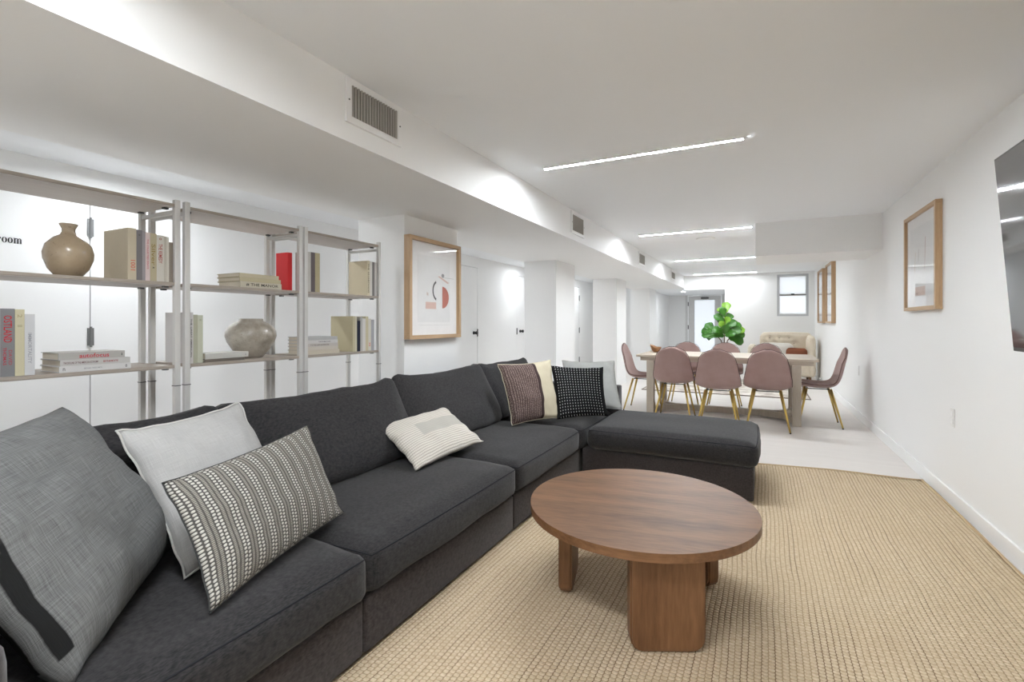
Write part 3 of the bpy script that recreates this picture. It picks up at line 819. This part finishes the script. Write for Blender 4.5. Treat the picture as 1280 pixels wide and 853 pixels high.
# right unit
y = 2.046
for (t_, h_, d_, c_, lab, tx) in [(.028, .238, .10, (.50, .48, .45), 'pale grey book just right of the red one', None), (.030, .238, .1, (.12, .10, .105), 'dark brown-grey book on the upper right shelf', None),
                              (.036, .238, .1, (.40, .35, .22), 'olive brown book beside the dark one', None)]:
    book(lab, y+t_/2, Z1, t_, h_, d_, c_, group='books left on the upper right shelf', texts=tx); y += t_+.0008
y = 2.546
for (t_, h_, d_, c_, lab, tx) in [(.026, .240, .17, (.60, .53, .38), 'cream book with a wide pale cover, left of the upper right row', [('THE GUARDIANS', (.04, .04, .04), .85, .45, .5, 0)]),
                              (.022, .237, .17, (.58, .56, .53), 'white book right of the cream cover', None),
                              (.022, .236, .17, (.17, .16, .155), 'narrow dark grey book in the upper right row', None),
                              (.021, .234, .17, (.48, .46, .44), 'light grey book at the right end of the upper right row', None)]:
    book(lab, y+t_/2, Z1, t_, h_, d_, c_, group='books right on the upper right shelf', texts=tx); y += t_+.0006
z = Z2
for i, (t_, y0, h_, c_, lab, tx) in enumerate([
    (.026, 2.046, .252, (.52, .47, .38), 'beige book at the bottom of the right flat stack', None),
    (.020, 2.048, .240, (.54, .50, .44), 'cream book, second from the bottom of the right flat stack', None),
    (.019, 2.047, .238, (.50, .47, .44), 'greyish book in the middle of the right flat stack', [('T E THE LAST ADVENTURE', (.15, .13, .12), .6, .5, .4, 0)]),
    (.019, 2.048, .236, (.56, .55, .54), 'white book, second from the top of the right flat stack', [('CARSON McCULLERS', (.1, .1, .1), .4, .4, .55, 0)]),
    (.020, 2.047, .234, (.42, .42, .42), 'grey book on top of the right flat stack', None)]):
    book(lab, y0+h_, z+t_/2, t_, h_, .17, c_, flat=True, group='flat stack of books on the lower right shelf', texts=tx); z += t_+.0006
y = 2.412
for (t_, h_, d_, c_, lab, tx) in [
    (.020, .236, .20, (.48, .43, .29), 'tall book with a broad beige cover on the lower right shelf', None),
    (.018, .236, .18, (.54, .50, .38), 'pale cream book next to the broad beige cover', None),
    (.030, .205, .18, (.012, .014, .03), 'short black book in the lower right row', None),
    (.020, .232, .18, (.40, .39, .37), 'grey book right of the black one', None),
    (.028, .222, .18, (.58, .56, .54), 'white book in the lower right row', None),
    (.026, .236, .18, (.50, .45, .31), 'tall cream book right of the white one', None),
    (.026, .220, .18, (.56, .54, .48), 'cream book with red and black spine marks', [('XI', (.6, .02, .02), .12, .5, .8, 0)]),
    (.030, .214, .18, (.34, .34, .36), 'grey book at the right end of the lower right row', None)]:
    book(lab, y+t_/2, Z2, t_, h_, d_, c_, group='books standing on the lower right shelf', texts=tx); y += t_+.0006

# ------------------------------------------------------------------ pictures
# local frame: picture width along +X, height along +Z, faces -Y
def picture(label, W, Hh, depth, fw, loc, rz, mat_w, art, group='oak framed prints'):
    t = thing('framed_print', label, 'picture', loc, rz, group)
    bm = bmesh.new()
    bx(bm, 0, W, -depth, 0, 0, fw); bx(bm, 0, W, -depth, 0, Hh-fw, Hh)
    obj('frame_rail', boxes((0, W, -depth, 0, 0, fw)), M['oak_h'], t)
    obj('frame_rail', boxes((0, W, -depth, 0, Hh-fw, Hh)), M['oak_h'], t); bm.free()
    obj('frame_stile', boxes((0, fw, -depth, 0, fw, Hh-fw)), M['oak'], t)
    obj('frame_stile', boxes((W-fw, W, -depth, 0, fw, Hh-fw)), M['oak'], t)
    obj('mat_board', boxes((fw, W-fw, -depth*.45, -depth*.25, fw, Hh-fw)), M['offwhite'], t)
    pr0 = obj('print', boxes((mat_w, W-mat_w, -depth*.45-.001, -depth*.45, mat_w, Hh-mat_w)), M['printpaper'], t)
    ya = -depth*.45-.0018
    for (nm, poly, c_) in art:
        bm = bmesh.new(); vs = [bm.verts.new((p[0]*W, ya, p[1]*Hh)) for p in poly]; bm.faces.new(vs)
        obj(nm, bm, colmat(c_, .8), pr0)
    obj('glass', boxes((fw*.8, W-fw*.8, -depth*.8, -depth*.8+.002, fw*.8, Hh-fw*.8)), M['glass'], t)
    return t
M['oak_h'] = m_wood('oak_rail', (.40, .255, .14), (.56, .39, .235), 'X', 18, 4)
M['printpaper'] = plain('print_paper', (.74, .735, .73), .8)
asp = 1.08
def arc(cx, cy, r0, r1, a0, a1, n=14, ax=1.0):
    o_ = [(cx+r1*math.cos(math.radians(a0+(a1-a0)*i/n))*ax, cy+r1*math.sin(math.radians(a0+(a1-a0)*i/n))) for i in range(n+1)]
    i_ = [(cx+r0*math.cos(math.radians(a1+(a0-a1)*i/n))*ax, cy+r0*math.sin(math.radians(a1+(a0-a1)*i/n))) for i in range(n+1)]
    return o_+i_
art1 = [('grey_arc', arc(.565, .49, .085, .108, 110, 250), (.10, .095, .095)),
        ('terracotta_half_disc', [(.655, .31)]+[(.655+.135*math.cos(math.radians(a)), .425+.115*math.sin(math.radians(a))) for a in range(-90, 91, 12)], (.46, .155, .115)),
        ('pink_block', [(.33, .30), (.53, .30), (.53, .37), (.33, .37)], (.66, .47, .41)),
        ('pink_stroke', [(.56, .64), (.60, .645), (.80, .585), (.76, .575)], (.62, .45, .40)),
        ('grey_line', [(.62, .633), (.90, .633), (.90, .637), (.62, .637)], (.45, .44, .44)),
        ('grey_dot', [(.665+.03*math.cos(a*PI/6), .655+.02*math.sin(a*PI/6)) for a in range(12)], (.30, .29, .29)),
        ('tan_mark', [(.35, .44), (.38, .43), (.38, .46), (.35, .47)], (.6, .5, .45)),
        ('mat_line', [(.20, .135), (.84, .135), (.84, .138), (.20, .138)], (.62, .61, .6))]
# facing +X on the first pier: local -Y must point to +X -> rotate +90 degrees about z
picture('oak framed print with a grey arc and terracotta half disc on the first pier', .70, .79, .055, .030, (-2.396, 2.912, 1.070), PI/2, .13, art1)
art2 = [('red_stroke', [(.60, .40), (.605, .40), (.63, .72), (.62, .72)], (.35, .12, .10)), ('grey_stroke', [(.40, .50), (.41, .50), (.42, .62), (.41, .62)], (.30, .27, .27)),
        ('tan_stroke', [(.28, .40), (.29, .40), (.32, .60), (.31, .60)], (.6, .45, .33)), ('pink_block', [(.30, .15), (.62, .15), (.62, .24), (.30, .24)], (.65, .5, .44))]
# on the right wall: local -Y points to -X -> rotate -90 degrees; local +X runs to -Y
sk = math.atan(.0118)
picture('oak framed print with thin strokes on the right wall nearest the television', .80, .765, .040, .028, (rwx(5.17)-.001, 5.17, 1.292), -PI/2+sk, .11, art2)
art3 = [('grey_panel', [(.2, .30), (.6, .30), (.6, .72), (.2, .72)], (.62, .61, .6))]
picture('oak framed print far down the right wall, nearer of two side by side', .76, 1.0, .06, .03, (rwx(10.08)-.001, 10.08, 1.185), -PI/2+sk, .10, art3)
picture('oak framed print closest to the back wall on the right', .76, 1.0, .06, .03, (rwx(11.28)-.001, 11.28, 1.185), -PI/2+sk, .10, art3)

# ------------------------------------------------------------------ television
tv = thing('television', 'large black flat television tilted forward on the right wall', 'television', (.975, 0, 1.07), 0)
TH = .875; ty0, ty1 = 1.45, 2.99; tl = .075
def tvp(s, y, z, dx=0): return None
tvb = bpy.data.objects.new('screen_panel', None)
bm = box(0, .030, ty0, ty1, 0, TH, bev=.004)
o1 = obj('casing', bm, M['tvframe'], tv); o2 = obj('screen', boxes((-.002, .0, ty0+.010, ty1-.010, .018, TH-.010)), M['tv'], tv)
bpy.data.objects.remove(tvb)
o3 = obj('back_box', box(.030, .06, ty0+.2, ty1-.2, .08, TH*.6, bev=.008), M['black'], tv)
for o in (o1, o2, o3): o.location = (.035, 0, 0); o.rotation_euler = (0, -tl, 0)
bm = boxes((.10, rwx(2.2)-.975-.002, 2.05, 2.35, .25, .6))
obj('wall_bracket', bm, M['black'], tv)

# outlets
for (y, z, lab) in [(4.17, .575, 'white wall outlet plate low on the right wall, nearer one'), (7.40, .60, 'white wall outlet plate behind the far chair on the right wall')]:
    t = thing('wall_outlet', lab, 'outlet', (rwx(y), y, z), 0, 'wall outlets')
    obj('cover_plate', box(-.006, -.0005, -.036, .036, -.06, .06, bev=.002), M['white'], t)
    obj('socket', boxes((-.009, -.006, -.017, .017, .008, .038), (-.009, -.006, -.017, .017, -.038, -.008)), M['trim'], t)

# ------------------------------------------------------------------ dining table
TX0, TX1, TY0, TY1, TZ = -1.47, .58, 6.47, 7.50, .775
dt = thing('dining_table', 'pale whitewashed wooden trestle dining table with rose chairs around it', 'table', ((TX0+TX1)/2, (TY0+TY1)/2, 0))
hw, hd = (TX1-TX0)/2, (TY1-TY0)/2
for i in range(5):
    a = -hd+2*hd*i/5
    obj('plank', box(-hw, hw, a+.0012, a+2*hd/5-.0012, TZ-.028, TZ, bev=.002, seg=1), M['paletable'], dt)
obj('apron', boxes((-hw+.05, hw-.05, -hd+.03, -hd+.06, TZ-.075, TZ-.028), (-hw+.05, hw-.05, hd-.06, hd-.03, TZ-.075, TZ-.028), (-hw+.05, -hw+.08, -hd+.06, hd-.06, TZ-.075, TZ-.028), (hw-.08, hw-.05, -hd+.06, hd-.06, TZ-.075, TZ-.028)), M['paletable'], dt)
for sx_ in (-1, 1):
    for sy_ in (-1, 1):
        x = sx_*(hw-(.22 if sx_ > 0 else .18)); y_ = sy_*(hd-.052)
        obj('leg', box(x-.045, x+.045, y_-.05, y_+.05, 0, TZ-.075, bev=.004), M['palleg'], dt)
        # curved foot brace joining leg and stretcher
        bm = bmesh.new(); q = 8
        for i in range(q):
            f0, f1 = i/q, (i+1)/q
            def pt(f): return (x-sx_*.30*(1-math.cos(f*PI/2))-sx_*.0, y_*(1-math.sin(f*PI/2)*.94))
            p0, p1 = pt(f0), pt(f1)
            d = Vector((p1[0]-p0[0], p1[1]-p0[1])).normalized(); nn = Vector((-d.y, d.x))*.028
            vs = []
            for zz in (.012, .085):
                for pp, s_ in ((p0, 1), (p1, 1), (p1, -1), (p0, -1)): vs.append(bm.verts.new((pp[0]+nn.x*s_, pp[1]+nn.y*s_, zz)))
            for f in ((0,3,2,1),(4,5,6,7),(0,1,5,4),(1,2,6,5),(2,3,7,6),(3,0,4,7)): bm.faces.new([vs[k_] for k_ in f])
        obj('foot_brace', bm, M['palleg'], dt)
obj('stretcher', box(-hw+.42, hw-.46, -.035, .035, .012, .09, bev=.003), M['palleg'], dt)
bm = lathe([(0, 0), (.05, 0), (.09, .02), (.125, .06), (.132, .075), (.127, .075), (.085, .03), (0, .012)], 28)
for v_ in bm.verts: v_.co.z += .035*max(0, -v_.co.x/.13)*(v_.co.z/.07) ; v_.co.x *= .6; v_.co.y *= .6
tag(obj('wooden_bowl', bm, M['bowl'], None, True, (-1.335, 7.10, TZ+.001)), 'small brown wooden bowl with a raised rim on the dining table', 'bowl')

# ------------------------------------------------------------------ chairs
def make_chair():
    t = thing('dining_chair', '', 'chair')
    prof = [(.245, .452), (.235, .466), (.19, .470), (.10, .457), (0, .450), (-.09, .452), (-.15, .468), (-.19, .505), (-.215, .56), (-.235, .64), (-.252, .72), (-.268, .80), (-.280, .86), (-.287, .90)]
    wid = [.10, .16, .205, .225, .232, .235, .236, .236, .233, .218, .203, .183, .140, .03]
    n = 14; bm = bmesh.new(); top, bot = [], []
    P3 = [Vector((0, a, b)) for a, b in prof]; rim = []
    for i, p in enumerate(P3):
        tg = (P3[min(i+1, len(P3)-1)]-P3[max(i-1, 0)]).normalized(); nn = Vector((0, tg.z, -tg.y))   # toward the sitter
        if nn.z < 0 and nn.y < 0: nn = -nn
        nn = Vector((0, tg.z, -tg.y)); nn = nn if (nn.z > 0 or nn.y > 0) else -nn
        rt, rb = [], []
        for j in range(n+1):
            s = -1+2*j/n; s = math.sin(s*PI/2)
            x = wid[i]*s
            lift = .035*abs(s)**2.5*(1 if i < 11 else .4)      # shell curls at the sides
            th = .016*math.sqrt(max(0, 1-s**4))+.004
            base = p+Vector((x, 0, 0))+nn*lift
            rt.append(bm.verts.new(base+nn*th)); rb.append(bm.verts.new(base-nn*th*.9))
        top.append(rt); bot.append(rb)
    m_ = len(P3)
    for i in range(m_-1):
        for j in range(n):
            bm.faces.new((top[i][j], top[i][j+1], top[i+1][j+1], top[i+1][j]))
            bm.faces.new((bot[i][j], bot[i+1][j], bot[i+1][j+1], bot[i][j+1]))
        bm.faces.new((top[i][0], top[i+1][0], bot[i+1][0], bot[i][0]))
        bm.faces.new((top[i][n], bot[i][n], bot[i+1][n], top[i+1][n]))
    for j in range(n):
        bm.faces.new((top[0][j], bot[0][j], bot[0][j+1], top[0][j+1]))
        bm.faces.new((top[-1][j], top[-1][j+1], bot[-1][j+1], bot[-1][j]))
    mid = lambda a, b: (a.co+b.co)/2
    rim = [mid(top[i][0], bot[i][0])+Vector((-.003, 0, 0)) for i in range(m_)]+[mid(top[-1][j], bot[-1][j])+Vector((0, 0, .003)) for j in range(1, n)]+[mid(top[i][n], bot[i][n])+Vector((.003, 0, 0)) for i in range(m_-1, -1, -1)]+[mid(top[0][j], bot[0][j])+Vector((0, .003, 0)) for j in range(n-1, 0, -1)]
    sh = obj('seat_shell', bm, M['velvet'], t, True)
    md = sh.modifiers.new('s', 'SUBSURF'); md.levels = 1; md.render_levels = 1
    b2 = bmesh.new(); tube(b2, rim, .0032, 5, closed=True); obj('piping', b2, M['velvet_dark'], t, True)
    obj('under_frame', boxes((-.12, .12, -.11, -.10, .424, .434), (-.12, .12, .10, .11, .424, .434), (-.12, -.11, -.10, .10, .424, .434), (.11, .12, -.10, .10, .424, .434)), M['black'], t)
    for sx_ in (-1, 1):
        for sy_ in (-1, 1):
            b3 = bmesh.new(); tube(b3, [(sx_*.130, sy_*.118, .432), (sx_*.215, sy_*.215-.012, .008)], .0145, 12, .0085)
            l = obj('leg', b3, M['gold'], t, True)
            obj('foot_cap', lathe([(0, 0), (.009, 0), (.009, .012), (0, .012)], 10), M['black'], l, loc=(sx_*.215, sy_*.215-.012, 0))
    return t
c0 = make_chair()
ch = [(.060, 6.26, 0, 'rose velvet chair with its back to the sofa, nearest the right end of the table'),
      (-.440, 6.10, 0, 'rose velvet chair with its back to the sofa, middle of the near side'),
      (-.975, 6.46, 0, 'rose velvet chair with its back to the sofa, near side at the left end'),
      (-1.00, 7.50, PI, 'rose velvet chair across the table, leftmost of the far side'),
      (-.47, 7.50, PI, 'rose velvet chair across the table in front of the plant'),
      (.055, 7.50, PI, 'rose velvet chair across the table, rightmost of the far side'),
      (.585, 6.77, PI/2, 'rose velvet chair at the right head of the table by the wall'),
      (-1.45, 6.86, -PI/2, 'rose velvet chair at the left head of the table by the piers')]
for i, (x, y, r, lab) in enumerate(ch):
    o = c0 if i == 0 else copy_tree(c0)
    o.location = (x, y, 0); o.rotation_euler = (0, 0, r); o['label'] = lab; o['group'] = 'rose velvet chairs with gold legs around the dining table'

# ------------------------------------------------------------------ far sitting corner
t = thing('pale_rug', 'pale patterned rug with a dark edge in front of the cream settee', 'rug', (0, 0, 0))
obj('pile', box(-1.88, .66, 8.82, 11.3, .001, .012), M['rug2'], t)
obj('border', boxes((-1.90, .68, 8.79, 8.82, .001, .014), (-1.90, -1.88, 8.82, 11.3, .001, .014), (.66, .68, 8.82, 11.3, .001, .014)), plain('rug_border', (.22, .18, .15), .9), t)
se = thing('settee', 'cream button-tufted settee against the back wall', 'sofa', (.45, 11.55, .013))
def sb(nm, lx, ly, lz, x, y, z, mt, seed, par, r=.05, cr=.02):
    return obj(nm, soft_box(lx, ly, lz, r, cr, 8, seed=seed, wob=.004), M[mt], par, True, (x, y, z))
# tufted back with real hollows
bm = soft_box(.94, .20, .50, .08, .02, 26, seed=30, wob=.003)
btn = [(-.30, .40), (-.12, .40), (.06, .40), (-.39+.0, .29), (-.21, .29), (-.03, .29), (.15, .29)]
for v_ in bm.verts:
    if v_.co.y < 0:
        for (bx_, bz_) in btn:
            d2 = (v_.co.x-bx_)**2+(v_.co.z-bz_)**2
            v_.co.y += .065*math.exp(-d2/.0022)
obj('backrest', bm, M['settee'], se, True, (0, .22, .46))
for (bx_, bz_) in btn: obj('button', lathe([(0, -.008), (.012, -.004), (.014, .002), (0, .006)], 10), M['button'], se, True, (bx_, .22-.075, .46+bz_))
sb('arm', .13, .62, .80, .43, -.02, .10, 'settee', 32, se, .05)
sb('arm', .16, .62, .60, -.62, -.02, .10, 'settee', 33, se, .05)
sb('seat', 1.06, .62, .32, -.10, -.02, .10, 'settee', 34, se)
for x in (-.58, .40):
    for y_ in (-.26, .22): obj('foot', boxes((x-.025, x+.025, y_-.025, y_+.025, 0, .12)), M['walnut_leg'], se)
o = tag(obj('seat_pillow', soft_box(.60, .16, .30, .06, .02, 8, seed=40), M['throw'], None, True, (.26, 11.42, .460)), 'white pillow on the cream settee', 'cushion')
o = tag(obj('leather_cushion', soft_box(.34, .10, .22, .04, .01, 8, seed=41), M['leather'], None, True, (.62, 11.24, .460)), 'brown leather cushion on the right of the cream settee', 'cushion')

# fiddle leaf fig
pf = thing('potted_fig', 'green broad-leaved fig plant in a floor pot behind the dining table', 'plant', (-.63, 10.1, 0))
obj('pot', lathe([(0, .013), (.12, .013), (.135, .03), (.175, .34), (.18, .36), (.165, .36), (.16, .33), (0, .32)], 32), M['stone'], pf, True)
obj('soil', lathe([(0, .335), (.158, .331), (.158, .32), (0, .32)], 24), M['soil'], pf)
for (dx, dy, tz, lx) in ((0, 0, 1.36, .01), (-.02, .02, 1.0, -.16), (.02, -.01, 1.05, .15)):
    b3 = bmesh.new(); tube(b3, [(dx, dy, .33), (dx*1.2, dy, .7), (dx*2+lx*.1, dy, .85), (dx*2+lx*.6, dy, .95), (dx*2+lx, dy, tz)], .012, 8, .006)
    obj('stem', b3, M['stem'], pf, True)
k = NT('fig_leaf', (.05, .16, .02), .35, .5)
f = k.noise(k.coord('Object'), 9, 3)
k.color(k.mix(f, (.018, .095, .008), (.055, .21, .012))); M['leaf'] = k.m
k.b.inputs['Subsurface Weight'].default_value = 0
k = NT('fig_leaf_young', (.2, .4, .03), .35, .5)
f = k.noise(k.coord('Object'), 9, 3)
k.color(k.mix(f, (.12, .30, .02), (.26, .48, .04))); M['leaf2'] = k.m  # brighter, yellower green for some of the leaves
def leaf_mesh(name, mat, seed):
    bm = bmesh.new(); nu, nv = 9, 6
    outline = [0, .14, .21, .22, .25, .31, .36, .36, .28, .04]
    g = []
    for i in range(nu+1):
        r_ = []
        for j in range(nv+1):
            s = -1+2*j/nv; wv = .035*math.sin(i*1.9+seed)*abs(s)
            x = i/nu; y_ = outline[i]*s
            z_ = .14*abs(s)**1.3*outline[i]*2-.32*x*x+wv
            r_.append(bm.verts.new((x, y_, z_)))
        g.append(r_)
    for i in range(nu):
        for j in range(nv): bm.faces.new((g[i][j], g[i+1][j], g[i+1][j+1], g[i][j+1]))
    ret = bmesh.ops.extrude_face_region(bm, geom=bm.faces[:])
    for e_ in ret['geom']:
        if isinstance(e_, bmesh.types.BMVert): e_.co.z += .006
    bmesh.ops.recalc_face_normals(bm, faces=bm.faces)
    me = bpy.data.meshes.new(name); bm.to_mesh(me); bm.free(); me.materials.append(mat); me.shade_smooth()
    return me
LM = [leaf_mesh('leaf', M['leaf'], 1), leaf_mesh('leaf', M['leaf'], 3), leaf_mesh('leaf', M['leaf2'], 2)]
# (base x, base z, azimuth of tip in the view plane deg from +x, size, depth tilt, mesh)
LV = [(.01, 1.36, 80, .26, -.1, 2), (.0, 1.34, 120, .22, .3, 2), (.0, 1.22, 140, .24, -.5, 0), (.02, 1.26, 50, .20, .5, 1), (.0, 1.16, 60, .20, -.8, 2),
      (.0, 1.08, 110, .20, -.9, 2), (.02, 1.10, 35, .26, -.3, 0), (.04, 1.02, 15, .30, -.5, 1), (.13, 1.03, 55, .26, .2, 0), (.15, 1.00, 25, .24, -.2, 2),
      (.15, .98, 5, .26, .3, 1), (.06, .92, -12, .34, .1, 0), (.0, .98, 75, .24, -1.0, 0), (-.02, 1.0, 150, .24, -.6, 1), (-.16, 1.0, 130, .28, -.2, 0),
      (-.17, 1.0, 160, .30, .2, 1), (-.17, .99, 185, .26, -.4, 0), (-.16, .98, 205, .22, .1, 1), (-.10, .95, 170, .26, -.7, 0), (.0, .93, 160, .26, -.4, 1),
      (.02, .94, 30, .24, -.7, 0), (.0, 1.30, 100, .22, -.6, 0), (.04, 1.20, 65, .22, .2, 1), (-.03, 1.14, 115, .20, .6, 1), (.08, .98, 60, .22, .7, 0), (-.06, .98, 120, .22, .7, 0)]
for i, (bx_, bz_, az, sz, dt_, mi) in enumerate(LV):
    o = bpy.data.objects.new('leaf', LM[mi]); col.objects.link(o); o.parent = pf
    a = math.radians(az)
    ex = Vector((math.cos(a)*math.cos(dt_), math.sin(dt_)*.8, math.sin(a)*math.cos(dt_))).normalized()
    up = Vector((.1, -1, .45)); ey = up.cross(ex).normalized(); ez = ex.cross(ey)
    R3 = Matrix((ex, ey, ez)).transposed().to_4x4()
    o.matrix_local = Matrix.Translation((bx_, (i % 5-2)*.02, bz_)) @ R3 @ Matrix.Diagonal((sz*.86, sz*.9, sz*.9, 1))
    if mi == 2: o['label'] = 'bright young leaf'
